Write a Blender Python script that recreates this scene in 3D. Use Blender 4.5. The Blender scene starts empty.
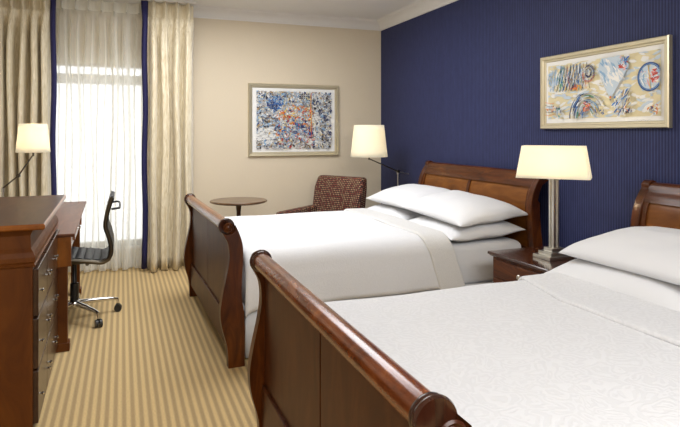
import bpy, bmesh, math, random
from mathutils import Vector, Matrix, noise
R = math.radians
scn = bpy.context.scene
COL = scn.collection

# ------------------------------------------------------------------ materials
def nt(name):
    m = bpy.data.materials.new(name); m.use_nodes = True
    t = m.node_tree; b = t.nodes['Principled BSDF']
    return m, t, b
def N(t, kind, **kw):
    n = t.nodes.new(kind)
    for k, v in kw.items():
        if k in n.inputs.keys(): n.inputs[k].default_value = v
        else: setattr(n, k, v)
    return n
def L(t, a, b): t.links.new(a, b)
def plain(name, col, rough=.5, metal=0, coat=0, spec=.5, bump=0, bscale=300):
    m, t, b = nt(name)
    b.inputs['Base Color'].default_value = (*col, 1); b.inputs['Roughness'].default_value = rough
    b.inputs['Metallic'].default_value = metal; b.inputs['Coat Weight'].default_value = coat
    b.inputs['Specular IOR Level'].default_value = spec
    if bump:
        tc = N(t, 'ShaderNodeTexCoord'); nz = N(t, 'ShaderNodeTexNoise', Scale=bscale, Detail=3)
        L(t, tc.outputs['Object'], nz.inputs['Vector'])
        bp = N(t, 'ShaderNodeBump', Strength=bump, Distance=.002)
        L(t, nz.outputs['Fac'], bp.inputs['Height']); L(t, bp.outputs[0], b.inputs['Normal'])
    return m
def ramp(t, fac, stops):
    r = N(t, 'ShaderNodeValToRGB'); e = r.color_ramp.elements
    while len(e) < len(stops): e.new(.5)
    for i, (p, c) in enumerate(stops): e[i].position = p; e[i].color = (*c, 1)
    L(t, fac, r.inputs[0]); return r.outputs[0]
def wood(name, c1, c2, c3, stretch=(1, 1, 1), rough=.28, coat=.5, scale=3.0):
    m, t, b = nt(name)
    tc = N(t, 'ShaderNodeTexCoord'); mp = N(t, 'ShaderNodeMapping'); mp.inputs['Scale'].default_value = stretch
    L(t, tc.outputs['Object'], mp.inputs[0])
    nz = N(t, 'ShaderNodeTexNoise', Scale=scale, Detail=7, Roughness=.62, Distortion=1.1)
    L(t, mp.outputs[0], nz.inputs['Vector'])
    col = ramp(t, nz.outputs['Fac'], [(.3, c1), (.5, c2), (.72, c3)])
    L(t, col, b.inputs['Base Color'])
    b.inputs['Roughness'].default_value = rough; b.inputs['Coat Weight'].default_value = coat
    b.inputs['Coat Roughness'].default_value = .2; b.inputs['Specular IOR Level'].default_value = .22
    return m
def stripes(name, axis, period, ca, cb, rough=.9, sharp=.5, bump=.3, noise_amt=.25, nscale=140, weave=None):
    m, t, b = nt(name)
    g = N(t, 'ShaderNodeNewGeometry'); sp = N(t, 'ShaderNodeSeparateXYZ'); L(t, g.outputs['Position'], sp.inputs[0])
    mu = N(t, 'ShaderNodeMath', operation='MULTIPLY'); mu.inputs[1].default_value = 2 * math.pi / period
    L(t, sp.outputs[axis], mu.inputs[0])
    si = N(t, 'ShaderNodeMath', operation='SINE'); L(t, mu.outputs[0], si.inputs[0])
    ma = N(t, 'ShaderNodeMapRange'); L(t, si.outputs[0], ma.inputs[0])
    ma.inputs[1].default_value = -sharp; ma.inputs[2].default_value = sharp
    nz = N(t, 'ShaderNodeTexNoise', Scale=nscale, Detail=3)
    mp = N(t, 'ShaderNodeMapping'); mp.inputs['Scale'].default_value = weave or (1, 1, 1)
    L(t, g.outputs['Position'], mp.inputs[0]); L(t, mp.outputs[0], nz.inputs['Vector'])
    mx = N(t, 'ShaderNodeMix', data_type='RGBA'); L(t, ma.outputs[0], mx.inputs[0])
    mx.inputs[6].default_value = (*ca, 1); mx.inputs[7].default_value = (*cb, 1)
    mr = N(t, 'ShaderNodeMapRange'); L(t, nz.outputs['Fac'], mr.inputs[0])
    mr.inputs[1].default_value = .3; mr.inputs[2].default_value = .7
    mr.inputs[3].default_value = 1 - noise_amt; mr.inputs[4].default_value = 1 + noise_amt
    vm = N(t, 'ShaderNodeVectorMath', operation='SCALE'); L(t, mx.outputs[2], vm.inputs[0]); L(t, mr.outputs[0], vm.inputs['Scale'])
    L(t, vm.outputs[0], b.inputs['Base Color']); b.inputs['Roughness'].default_value = rough
    b.inputs['Specular IOR Level'].default_value = .2
    bp = N(t, 'ShaderNodeBump', Strength=bump, Distance=.003); L(t, nz.outputs['Fac'], bp.inputs['Height'])
    L(t, bp.outputs[0], b.inputs['Normal'])
    return m
def linen(name, pattern, col=(.745, .755, .775), amt=.05, pscale=14, bump=.25):
    m, t, b = nt(name)
    tc = N(t, 'ShaderNodeTexCoord')
    b.inputs['Roughness'].default_value = .75; b.inputs['Specular IOR Level'].default_value = .25
    b.inputs['Sheen Weight'].default_value = .15
    if pattern:
        nz = N(t, 'ShaderNodeTexNoise', Scale=pscale, Detail=1, Distortion=2.4)
        mp = N(t, 'ShaderNodeMapping'); mp.inputs['Scale'].default_value = (1, 1, .6)
        L(t, tc.outputs['Object'], mp.inputs[0]); L(t, mp.outputs[0], nz.inputs['Vector'])
        vo = N(t, 'ShaderNodeTexVoronoi', Scale=pscale * 1.3, feature='DISTANCE_TO_EDGE')
        L(t, mp.outputs[0], vo.inputs['Vector'])
        a = N(t, 'ShaderNodeMath', operation='MULTIPLY'); L(t, vo.outputs[0], a.inputs[0]); a.inputs[1].default_value = 1.2
        ad = N(t, 'ShaderNodeMath', operation='ADD'); L(t, nz.outputs['Fac'], ad.inputs[0]); L(t, a.outputs[0], ad.inputs[1])
        w = N(t, 'ShaderNodeMath', operation='MULTIPLY'); L(t, ad.outputs[0], w.inputs[0]); w.inputs[1].default_value = 26
        s = N(t, 'ShaderNodeMath', operation='SINE'); L(t, w.outputs[0], s.inputs[0])
        c2 = tuple(v * (1 - amt) for v in col)
        mr = N(t, 'ShaderNodeMapRange'); L(t, s.outputs[0], mr.inputs[0]); mr.inputs[1].default_value = -.4; mr.inputs[2].default_value = .4
        cr = ramp(t, mr.outputs[0], [(0, c2), (1, col)])
        L(t, cr, b.inputs['Base Color'])
        bp = N(t, 'ShaderNodeBump', Strength=bump, Distance=.004); L(t, mr.outputs[0], bp.inputs['Height']); L(t, bp.outputs[0], b.inputs['Normal'])
    else:
        b.inputs['Base Color'].default_value = (*col, 1)
        nz = N(t, 'ShaderNodeTexNoise', Scale=6, Detail=3)
        L(t, tc.outputs['Object'], nz.inputs['Vector'])
        bp = N(t, 'ShaderNodeBump', Strength=.15, Distance=.02); L(t, nz.outputs['Fac'], bp.inputs['Height']); L(t, bp.outputs[0], b.inputs['Normal'])
    return m
def shade_mat(name, col=(1, .93, .72), em=.5):
    m = bpy.data.materials.new(name); m.use_nodes = True; t = m.node_tree
    t.nodes.remove(t.nodes['Principled BSDF']); o = t.nodes['Material Output']
    d = N(t, 'ShaderNodeBsdfDiffuse'); d.inputs[0].default_value = (*col, 1)
    r = N(t, 'ShaderNodeBsdfTranslucent'); r.inputs[0].default_value = (*col, 1)
    mx = N(t, 'ShaderNodeMixShader'); mx.inputs[0].default_value = .55
    L(t, d.outputs[0], mx.inputs[1]); L(t, r.outputs[0], mx.inputs[2])
    e = N(t, 'ShaderNodeEmission'); e.inputs[0].default_value = (*col, 1); e.inputs[1].default_value = em
    a = N(t, 'ShaderNodeAddShader'); L(t, mx.outputs[0], a.inputs[0]); L(t, e.outputs[0], a.inputs[1])
    L(t, a.outputs[0], o.inputs[0]); return m
def sheer_mat(name, transp, col=(.93, .92, .86)):
    m = bpy.data.materials.new(name); m.use_nodes = True; t = m.node_tree
    t.nodes.remove(t.nodes['Principled BSDF']); o = t.nodes['Material Output']
    d = N(t, 'ShaderNodeBsdfDiffuse'); d.inputs[0].default_value = (*col, 1)
    r = N(t, 'ShaderNodeBsdfTranslucent'); r.inputs[0].default_value = (*col, 1)
    mx = N(t, 'ShaderNodeMixShader'); mx.inputs[0].default_value = .5
    L(t, d.outputs[0], mx.inputs[1]); L(t, r.outputs[0], mx.inputs[2])
    tr = N(t, 'ShaderNodeBsdfTransparent')
    lw = N(t, 'ShaderNodeLayerWeight'); lw.inputs[0].default_value = .5      # denser where the cloth is seen edge on
    sub = N(t, 'ShaderNodeMath', operation='SUBTRACT', use_clamp=True); sub.inputs[0].default_value = transp
    fm = N(t, 'ShaderNodeMath', operation='MULTIPLY'); L(t, lw.outputs['Facing'], fm.inputs[0]); fm.inputs[1].default_value = .9
    L(t, fm.outputs[0], sub.inputs[1])
    m2 = N(t, 'ShaderNodeMixShader'); L(t, sub.outputs[0], m2.inputs[0])
    L(t, mx.outputs[0], m2.inputs[1]); L(t, tr.outputs[0], m2.inputs[2])
    L(t, m2.outputs[0], o.inputs[0]); return m

CH = [(.036, .0075, .001), (.080, .019, .002), (.15, .042, .005)]
M = {}
M['cherry'] = wood('cherry_wood', *CH, stretch=(5, 1, 5), scale=3.2, rough=.36, coat=.2)            # grain along Y
M['cherry_v'] = wood('cherry_wood_upright', *CH, stretch=(5, 5, 1), scale=3, rough=.36, coat=.2)     # grain along Z
M['cherry_dark'] = wood('dark_cherry', (.018, .005, .003), (.035, .010, .005), (.06, .018, .008), stretch=(5, 5, 1), rough=.22)
M['cherry_roll'] = wood('cherry_burl', (.055, .010, .002), (.17, .042, .008), (.34, .11, .024), stretch=(2, 1.0, 2), scale=5, rough=.24)
M['panel'] = wood('panel_veneer', (.050, .013, .004), (.074, .021, .006), (.105, .034, .010), stretch=(4, 4, 1), scale=2.4, rough=.45, coat=.08)
M['head_panel'] = wood('head_veneer', (.11, .034, .004), (.17, .055, .007), (.25, .09, .014), stretch=(4, 1, 4), scale=2.4, rough=.45, coat=.1)
M['dresser'] = wood('dresser_wood', (.075, .019, .002), (.11, .031, .003), (.15, .045, .005), stretch=(3, 3, 1), scale=2.2, rough=.5, coat=.05)
M['dresser_front'] = wood('dresser_front_veneer', (.030, .014, .008), (.045, .020, .011), (.065, .029, .015), stretch=(4, 1, 4), rough=.3, coat=.35)
M['dresser_top'] = wood('dresser_top_wood', (.035, .012, .007), (.055, .02, .011), (.075, .03, .016), stretch=(6, 1, 6), scale=2, rough=.42, coat=.1)
M['desk'] = wood('desk_wood', (.16, .042, .004), (.24, .072, .008), (.33, .11, .015), stretch=(3, 3, 1), scale=3, rough=.32)
M['desk_top'] = wood('desk_top_wood', (.10, .034, .015), (.135, .048, .022), (.18, .07, .033), stretch=(6, 1, 6), scale=2, rough=.42, coat=.1)
M['night_top'] = wood('night_top_wood', (.030, .009, .005), (.05, .014, .007), (.08, .026, .012), stretch=(4, 1, 4), rough=.1, coat=1)
M['walnut'] = wood('walnut', (.07, .035, .018), (.13, .07, .035), (.19, .105, .055), stretch=(1, 5, 1), rough=.3)
M['chrome'] = plain('chrome', (.72, .71, .69), .13, 1)
M['nickel'] = plain('brushed_nickel', (.62, .60, .55), .3, 1)
M['bronze'] = plain('dark_nickel', (.13, .115, .09), .3, 1)
M['leather'] = plain('black_leather', (.010, .011, .014), .45, 0, 0, .3, bump=.2, bscale=200)
M['black'] = plain('black_plastic', (.012, .012, .013), .4)
M['white_paint'] = plain('white_paint', (.80, .79, .77), .6)
M['ceiling'] = plain('ceiling_paint', (.84, .835, .82), .85)
M['champagne'] = plain('champagne_leaf', (.60, .54, .39), .34, .75, bump=.15, bscale=60)
M['mat_board'] = plain('mat_board', (.84, .84, .82), .8)
M['linen'] = linen('cotton_sheet', False)
M['skirt'] = linen('skirt_cloth', False, (.70, .72, .74))
M['jacquard'] = linen('jacquard_duvet', True, amt=.05, pscale=7)
M['jacquard_fine'] = linen('jacquard_fine', True, amt=.025, pscale=17, bump=.12)
M['quilt_band'] = linen('quilted_band', True, (.735, .735, .725), .05, 26, .35)
M['navy'] = plain('navy_border', (.012, .012, .085), .75)
M['shade'] = shade_mat('lamp_shade_linen', (.95, .91, .78), em=.10)
M['sheer'] = sheer_mat('sheer_voile', .54)
M['sheer_head'] = sheer_mat('sheer_heading', .18)
M['carpet'] = stripes('striped_carpet', 0, .0405, (.60, .44, .215), (.385, .275, .14), sharp=.7, bump=.5, noise_amt=.14, nscale=120)
M['beige'] = stripes('beige_wallcovering', 2, .011, (.70, .615, .47), (.67, .58, .445), rough=.8, noise_amt=.05, nscale=60, weave=(1, 1, 12), bump=.1)
M['blue'] = stripes('navy_ribbed_wallpaper', 1, .021, (.016, .020, .066), (.043, .053, .138), rough=.6, noise_amt=.10, nscale=40, weave=(1, 1, .3), bump=.15, sharp=1)
def curtain_mat():
    m, t, b = nt('curtain_satin')
    tc = N(t, 'ShaderNodeTexCoord'); mp = N(t, 'ShaderNodeMapping'); mp.inputs['Scale'].default_value = (9, 9, 1.1)
    L(t, tc.outputs['Object'], mp.inputs[0])
    nz = N(t, 'ShaderNodeTexNoise', Scale=9, Detail=5, Distortion=.8); L(t, mp.outputs[0], nz.inputs['Vector'])
    L(t, ramp(t, nz.outputs['Fac'], [(.35, (.62, .53, .35)), (.65, (.83, .755, .58))]), b.inputs['Base Color'])
    b.inputs['Roughness'].default_value = .45; b.inputs['Sheen Weight'].default_value = .4
    return m
M['curtain'] = curtain_mat()
def tweed():
    m, t, b = nt('dotted_upholstery')
    tc = N(t, 'ShaderNodeTexCoord')
    mp = N(t, 'ShaderNodeCombineXYZ')
    for k, wt in ((0, (.7, 1, 0)), (1, (.35, 0, 1))):
        dp = N(t, 'ShaderNodeVectorMath', operation='DOT_PRODUCT'); L(t, tc.outputs['Object'], dp.inputs[0]); dp.inputs[1].default_value = wt; L(t, dp.outputs['Value'], mp.inputs[k])
    vo = N(t, 'ShaderNodeTexVoronoi', Scale=44, Randomness=0, voronoi_dimensions='2D'); L(t, mp.outputs[0], vo.inputs['Vector'])
    cmp_ = N(t, 'ShaderNodeMath', operation='LESS_THAN'); L(t, vo.outputs['Distance'], cmp_.inputs[0]); cmp_.inputs[1].default_value = .30
    nz = N(t, 'ShaderNodeTexNoise', Scale=30, Detail=1); L(t, tc.outputs['Object'], nz.inputs['Vector'])
    dots = ramp(t, nz.outputs['Fac'], [(.42, (.24, .05, .03)), (.58, (.42, .28, .16))])
    mx = N(t, 'ShaderNodeMix', data_type='RGBA'); L(t, cmp_.outputs[0], mx.inputs[0])
    mx.inputs[6].default_value = (.035, .012, .01, 1); L(t, dots, mx.inputs[7])
    L(t, mx.outputs[2], b.inputs['Base Color']); b.inputs['Roughness'].default_value = .85
    return m
M['tweed'] = tweed()
def glass():
    m = bpy.data.materials.new('window_glass'); m.use_nodes = True; t = m.node_tree
    t.nodes.remove(t.nodes['Principled BSDF']); o = t.nodes['Material Output']
    tr = N(t, 'ShaderNodeBsdfTransparent'); gl = N(t, 'ShaderNodeBsdfGlossy'); gl.inputs['Roughness'].default_value = .02
    mx = N(t, 'ShaderNodeMixShader'); mx.inputs[0].default_value = .05
    L(t, tr.outputs[0], mx.inputs[1]); L(t, gl.outputs[0], mx.inputs[2]); L(t, mx.outputs[0], o.inputs[0]); return m
M['glass'] = glass()

# ------------------------------------------------------------------ mesh helpers
class MB:
    def __init__(s): s.v = []; s.f = []; s.mi = []
    def add(s, vs, fs, mi=0):
        o = len(s.v); s.v += [tuple(v) for v in vs]; s.f += [tuple(i + o for i in f) for f in fs]; s.mi += [mi] * len(fs); return s
    def box(s, x0, x1, y0, y1, z0, z1, mi=0):
        v = [(x, y, z) for z in (z0, z1) for y in (y0, y1) for x in (x0, x1)]
        return s.add(v, [(0, 2, 3, 1), (4, 5, 7, 6), (0, 1, 5, 4), (2, 6, 7, 3), (0, 4, 6, 2), (1, 3, 7, 5)], mi)
    def rings(s, rs, cap=True, closed=True, mi=0):
        n = len(rs[0]); v = [p for r in rs for p in r]; f = []
        for i in range(len(rs) - 1):
            for j in range(n if closed else n - 1):
                k = (j + 1) % n; f.append((i*n+j, i*n+k, (i+1)*n+k, (i+1)*n+j))
        if cap: f.append(tuple(range(n-1, -1, -1))); f.append(tuple((len(rs)-1)*n + j for j in range(n)))
        return s.add(v, f, mi)
    def extrude_y(s, prof, y0, y1, mi=0):      # prof: closed list of (x,z)
        return s.rings([[(x, y0, z) for x, z in prof], [(x, y1, z) for x, z in prof]], mi=mi)
    def lathe(s, prof, c=(0, 0, 0), axis='z', n=32, mi=0):  # prof list of (r,h)
        rs = []
        for r, h in prof:
            ring = []
            for j in range(n):
                a = 2*math.pi*j/n; p = (r*math.cos(a), r*math.sin(a), h)
                if axis == 'y': p = (p[0], h, p[1])
                if axis == 'x': p = (h, p[0], p[1])
                ring.append((p[0]+c[0], p[1]+c[1], p[2]+c[2]))
            rs.append(ring)
        return s.rings(rs, mi=mi)
    def tube(s, pts, r, n=12, mi=0):
        pts = [Vector(p) for p in pts]; rs = []
        T = (pts[1]-pts[0]).normalized(); up = Vector((0, 0, 1)) if abs(T.z) < .9 else Vector((1, 0, 0))
        nrm = T.cross(up).normalized()
        for i, p in enumerate(pts):
            t = ((pts[min(i+1, len(pts)-1)] - pts[max(i-1, 0)])).normalized()
            nrm = (nrm - t*nrm.dot(t)).normalized(); b = t.cross(nrm)
            rr = r[i] if isinstance(r, (list, tuple)) else r
            rs.append([tuple(p + nrm*rr*math.cos(2*math.pi*j/n) + b*rr*math.sin(2*math.pi*j/n)) for j in range(n)])
        return s.rings(rs, mi=mi)
    def build(s, name, mat, parent=None, bevel=0, smooth=None, segs=2, sub=0, loc=None):
        me = bpy.data.meshes.new(name); me.from_pydata(s.v, [], s.f)
        mats = mat if isinstance(mat, (list, tuple)) else [mat]
        for m in mats: me.materials.append(m)
        for p, i in zip(me.polygons, s.mi): p.material_index = i
        bm = bmesh.new(); bm.from_mesh(me); bmesh.ops.recalc_face_normals(bm, faces=bm.faces); bm.to_mesh(me); bm.free()
        o = bpy.data.objects.new(name, me); COL.objects.link(o)
        if parent: o.parent = parent
        if loc: o.location = loc
        if bevel:
            b = o.modifiers.new('bevel', 'BEVEL'); b.width = bevel; b.segments = segs; b.limit_method = 'ANGLE'; b.angle_limit = R(35); b.harden_normals = False
        if sub:
            q = o.modifiers.new('sub', 'SUBSURF'); q.levels = sub; q.render_levels = sub
        if smooth is not None:
            for p in me.polygons: p.use_smooth = True
            if smooth < 170 and hasattr(me, 'set_sharp_from_angle'): me.set_sharp_from_angle(angle=R(smooth))
        return o
def spline(pts, n=8):
    out = []; P = [Vector(p) for p in pts]; m = len(P)
    for i in range(m - 1):
        p0 = P[max(i-1, 0)]; p1 = P[i]; p2 = P[i+1]; p3 = P[min(i+2, m-1)]
        for k in range(n):
            t = k/n
            out.append(.5*((2*p1)+(-p0+p2)*t+(2*p0-5*p1+4*p2-p3)*t*t+(-p0+3*p1-3*p2+p3)*t**3))
    out.append(P[-1]); return [tuple(p) for p in out]
def tag(o, label, cat, group=None, kind=None):
    o['label'] = label; o['category'] = cat
    if group: o['group'] = group
    if kind: o['kind'] = kind
    return o
def empty(name, loc=(0, 0, 0), rz=0):
    o = bpy.data.objects.new(name, None); COL.objects.link(o); o.location = loc; o.rotation_euler = (0, 0, rz); return o
def struct(mb, name, mat, **kw):
    o = mb.build(name, mat, **kw); o['kind'] = 'structure'; return o
def copy_tree(o, parent=None):
    c = o.copy(); COL.objects.link(c); c.parent = parent
    for ch in list(o.children): copy_tree(ch, c)
    return c

# ------------------------------------------------------------------ room
XL, XR, YB, YF, H = -1.16, 2.99, 6.40, -1.9, 2.78
struct(MB().box(XL-.1, XR+.1, YF-.1, YB+.2, -.1, 0), 'floor', M['carpet'])
struct(MB().box(XL-.1, XR+.1, YF-.1, YB+.2, H, H+.1), 'ceiling', M['ceiling'])
struct(MB().box(XR, XR+.1, YF-.1, YB+.2, 0, H), 'wall_right', M['blue'])
struct(MB().box(XL-.1, XL, YF-.1, YB+.2, 0, H), 'wall_left', M['beige'])
struct(MB().box(XL, XR, YF-.1, YF, 0, H), 'wall_front', M['beige'])
WX0, WX1, WZ0, WZ1 = -.98, .56, .22, 2.115
w = MB(); w.box(XL, WX0, YB, YB+.2, 0, H).box(WX1, XR, YB, YB+.2, 0, H).box(WX0, WX1, YB, YB+.2, 0, WZ0).box(WX0, WX1, YB, YB+.2, WZ1, H)
struct(w, 'wall_back', M['beige'])
# window: frame with transom, glass
w = MB(); y0, y1 = YB+.06, YB+.11
w.box(WX0, WX0+.05, y0, y1, WZ0, WZ1).box(WX1-.05, WX1, y0, y1, WZ0, WZ1).box(WX0+.05, WX1-.05, y0, y1, WZ0, WZ0+.05)
w.box(WX0+.05, WX1-.05, y0, y1, WZ1-.02, WZ1).box(WX0+.05, WX1-.05, y0-.02, y1, 1.915, 2.015)
wf = struct(w, 'window_1', M['white_paint'], bevel=.003)
MB().box(WX0+.05, WX1-.05, y0+.02, y0+.026, WZ0+.05, 1.915).box(WX0+.05, WX1-.05, y0+.02, y0+.026, 2.015, WZ1-.02).build('pane', M['glass'], wf)
struct(MB().box(WX0-.03, WX1+.03, YB-.02, YB+.06, WZ0-.03, WZ0), 'trim_1', M['white_paint'], bevel=.004)
# crown moulding
def crown(name, a, b, inward):
    prof = [(0, -.112), (.012, -.112), (.012, -.100), (.022, -.094), (.030, -.078), (.045, -.055), (.066, -.036), (.088, -.026), (.096, -.020), (.096, -.010), (.104, -.008), (.104, 0), (0, 0)]
    a = Vector(a); b = Vector(b); n = Vector(inward)
    mb = MB(); mb.rings([[tuple(p + n*d + Vector((0, 0, H+z))) for d, z in prof] for p in (a, b)])
    return struct(mb, name, M['white_paint'], smooth=30)
crown('trim_2', (XL, YB, 0), (XR, YB, 0), (0, -1, 0))
crown('trim_3', (XR, YF, 0), (XR, YB, 0), (-1, 0, 0))
crown('trim_4', (XL, YF, 0), (XL, YB, 0), (1, 0, 0))
def base(name, x0, x1, y0, y1): struct(MB().box(x0, x1, y0, y1, 0, .10), name, M['white_paint'], bevel=.004)
base('baseboard_back', XL+.013, XR-.013, YB-.012, YB); base('baseboard_right', XR-.012, XR, YF, YB); base('baseboard_left', XL, XL+.012, YF, YB)

# ------------------------------------------------------------------ curtains
def drape(x0, x1, y, z0, z1, folds, amp, head, seed, pinch=.12, nz=22, per=14, fine=0.0):
    random.seed(seed); nx = folds*per; rs = []
    ph = [random.uniform(-.25, .25) for _ in range(folds+2)]; am = [random.uniform(.75, 1.2) for _ in range(folds+2)]
    v = []
    zs = [z1, z1-.03, z1-head*.6, z1-head, z1-head*1.25, z1-head*1.7, z1-head*2.6] + [z1-head*2.6 - (z1-head*2.6-z0)*k/(nz-1) for k in range(1, nz)]
    for z in zs:
        d = z1 - z
        for i in range(nx+1):
            u = i/nx*folds; k = int(min(u, folds-1e-6)); fr = u-k
            s = math.cos(2*math.pi*(fr+.0))            # trough..crest
            if d <= head*1.1:                            # pinch pleats: sharp narrow bumps at fold centre
                t = abs(fr-.5); q = max(0, 1-t/.22)
                n3 = .5+.5*math.cos(t*70) if q > 0 else 0
                off = -amp*(.30*q + .30*q*n3) + amp*.12*math.cos(2*math.pi*fr)*(1 if d > .002 else 1) 
                yy = y + off
                xx = x0+(x1-x0)*i/nx
            else:
                g = min(1, (d-head)/(head*2))
                wob = .012*math.sin(3.1*z+k*1.7+seed)*g
                off = amp*g*am[k]*(.5*s) - amp*.2 + amp*.18*math.sin(2*math.pi*fr*2+ph[k]*8)*g
                yy = y + off; xx = x0+(x1-x0)*i/nx + wob*math.sin(math.pi*i/nx) + .010*g*math.sin(2*math.pi*fr*2+ph[k])
            if fine: yy += fine*math.sin(u*9.1+1.3*math.sin(u*2.3))
            v.append((xx, yy, z))
    f = []; n = nx+1
    for a in range(len(zs)-1):
        for i in range(nx): f.append((a*n+i, a*n+i+1, (a+1)*n+i+1, (a+1)*n+i))
    return MB().add(v, f), n, len(zs)
def panel(name, x0, x1, bx0, bx1, seed, label, folds):
    r = empty(name, ((x0+x1)/2, 6.12, .012))
    tag(r, label, 'curtain', 'full length curtain panels')
    mb, _, _ = drape(x0, x1, 6.13, .012, 2.742, folds, .15, .14, seed)
    o = mb.build('drape', M['curtain'], None, smooth=180); o.modifiers.new('s', 'SOLIDIFY').thickness = .004
    o.parent = r; o.location = -r.location
    b = MB(); n = 14; vs = []
    for k in range(n+1):
        z = 2.745 - (2.745-.03)*k/n
        dx = .006*math.sin(k*1.1+seed); flare = .018 if k == 0 else 0
        vs += [(bx0+dx-flare*(bx0 > 0), 6.10, z), ((bx0+bx1)/2+dx, 6.085, z), (bx1+dx+flare*(bx0 < 0)*0, 6.10, z)]
    b.add(vs, [(k*3+j, k*3+j+1, k*3+j+4, k*3+j+3) for k in range(n) for j in range(2)])
    q = b.build('leading_border', M['navy'], None, smooth=180); q.modifiers.new('s', 'SOLIDIFY').thickness = .006
    q.parent = r; q.location = -r.location; q['label'] = 'navy blue border band'
    return r
panel('curtain', -1.105, -.640, -.636, -.594, 3, 'left cream satin curtain panel with navy border, behind desk lamp', 5)
panel('curtain', .240, .700, .192, .240, 8, 'right cream satin curtain panel with navy border, beside far bed', 4)
mb, n, rows = drape(-.85, .46, 6.255, .015, 2.735, 11, .085, .10, 5, per=14, fine=.003)
sh = mb.build('sheer_curtain', M['sheer'], smooth=180); tag(sh, 'translucent white sheer curtain hanging across the window', 'curtain')
mb = MB(); hd = [p for p in drape(-.85, .46, 6.249, .015, 2.735, 11, .085, .10, 5, per=14, fine=.003)[0].v[:n*4]]
mb.add(hd, [(a*n+i, a*n+i+1, (a+1)*n+i+1, (a+1)*n+i) for a in range(3) for i in range(n-1)])
h = mb.build('heading_tape', M['sheer_head'], sh, smooth=180)
h['label'] = 'denser pleated heading strip'
trk = MB().box(-1.12, .72, 6.08, 6.28, 2.747, 2.779).build('curtain_track', M['white_paint'], bevel=.003)
tag(trk, 'white ceiling track carrying the curtains above the window', 'curtain track')

# ------------------------------------------------------------------ beds
SP = [(.043, .85), (.066, .80), (.083, .745), (.089, .69), (.086, .60), (.081, .5), (.081, .41), (.091, .345), (.098, .22), (.098, 0),
      (0, 0), (-.004, .10), (-.014, .16), (-.034, .23), (-.046, .30), (-.045, .37), (-.030, .46), (-.010, .55), (.004, .63), (.006, .69), (-.002, .745), (-.022, .785)]
def circ(cx, cz, r, a0, a1, n): return [(cx+r*math.cos(R(a0+(a1-a0)*i/n)), cz+r*math.sin(R(a0+(a1-a0)*i/n))) for i in range(n+1)]
def foot_profile():
    right = spline([(x, z, 0) for x, z in SP[:10]], 4); left = spline([(x, z, 0) for x, z in SP[10:]], 4)
    return [(p[0], p[1]) for p in right] + [(p[0], p[1]) for p in left] + circ(0, .838, .045, 222, 372-360+360, 12)[0:13]
def outer_x(z):
    pts = sorted([(p[1], p[0]) for p in SP[10:]]);
    for a, b in zip(pts, pts[1:]):
        if a[0] <= z <= b[0]: return a[1]+(b[1]-a[1])*(z-a[0])/(b[0]-a[0])
    return pts[-1][1]
def footboard(bed, xc, y0, y1, yaw):
    yc = (y0+y1)/2; fb = MB()
    hw = (y1-y0)/2; pt = .052
    # bottom rail is the root mesh of the footboard
    rail = [(.006, z) for z in (.10, .285)]
    fb.extrude_y(rail + [(.075, .285), (.075, .10)], -hw+pt, hw-pt)
    o = fb.build('footboard', M['panel'], bed, bevel=.004, loc=(xc, yc, 0)); o.rotation_euler.z = yaw
    prof = foot_profile()
    for s in (-1, 1):
        a, b = (-hw, -hw+pt) if s < 0 else (hw-pt, hw)
        p = MB().extrude_y(prof, a, b).build('post', M['cherry_v'], o, bevel=.006, segs=3, smooth=40)
        ye = -hw if s < 0 else hw
        MB().lathe([(.0, 0), (.030, 0), (.032, .004*s), (.027, .008*s), (.020, .003*s), (.014, .007*s), (.007, .010*s), (.0005, .011*s)], (0, ye, .838), 'y', 24).build('rosette', M['cherry_v'], p, smooth=50)
    # roll with turned rings
    ye = hw-pt
    ro = MB().lathe([(.0005, -ye+.02), (.038, -ye+.02), (.038, 0), (.038, ye-.02), (.0005, ye-.02)], (0, 0, .838), 'y', 32).build('top_roll', M['cherry_roll'], o, smooth=50)
    for s in (-1, 1):
        MB().lathe([(.0005, s*ye), (.047, s*ye), (.050, s*(ye-.008)), (.050, s*(ye-.014)), (.044, s*(ye-.020)), (.046, s*(ye-.026)), (.046, s*(ye-.033)), (.038, s*(ye-.042)), (.0005, s*(ye-.042))], (0, 0, .838), 'y', 32).build('turned_ring', M['cherry_dark'], o, smooth=50)
    for a, b in ((-hw+pt-.005, -.006), (.006, hw-pt+.005)):
        zs = [.27+.545*i/16 for i in range(17)]
        MB().box(.020, .046, a, b, .27, .815).build('panel', M['panel'], o, smooth=40)
    zs = [.27+.545*i/16 for i in range(17)]
    MB().box(.032, .044, -.02, .02, .27, .815).build('joint_strip', M['cherry_dark'], o)
    return o
HP = [(0, .150), (.3, .150), (.5, .158), (.7, .180), (.86, .190), (.96, .172), (1.03, .140), (1.08, .105)]
def head_x(z):
    for a, b in zip(HP, HP[1:]):
        if a[0] <= z <= b[0]: return a[1]+(b[1]-a[1])*(z-a[0])/(b[0]-a[0])
    return HP[-1][1]
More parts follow.
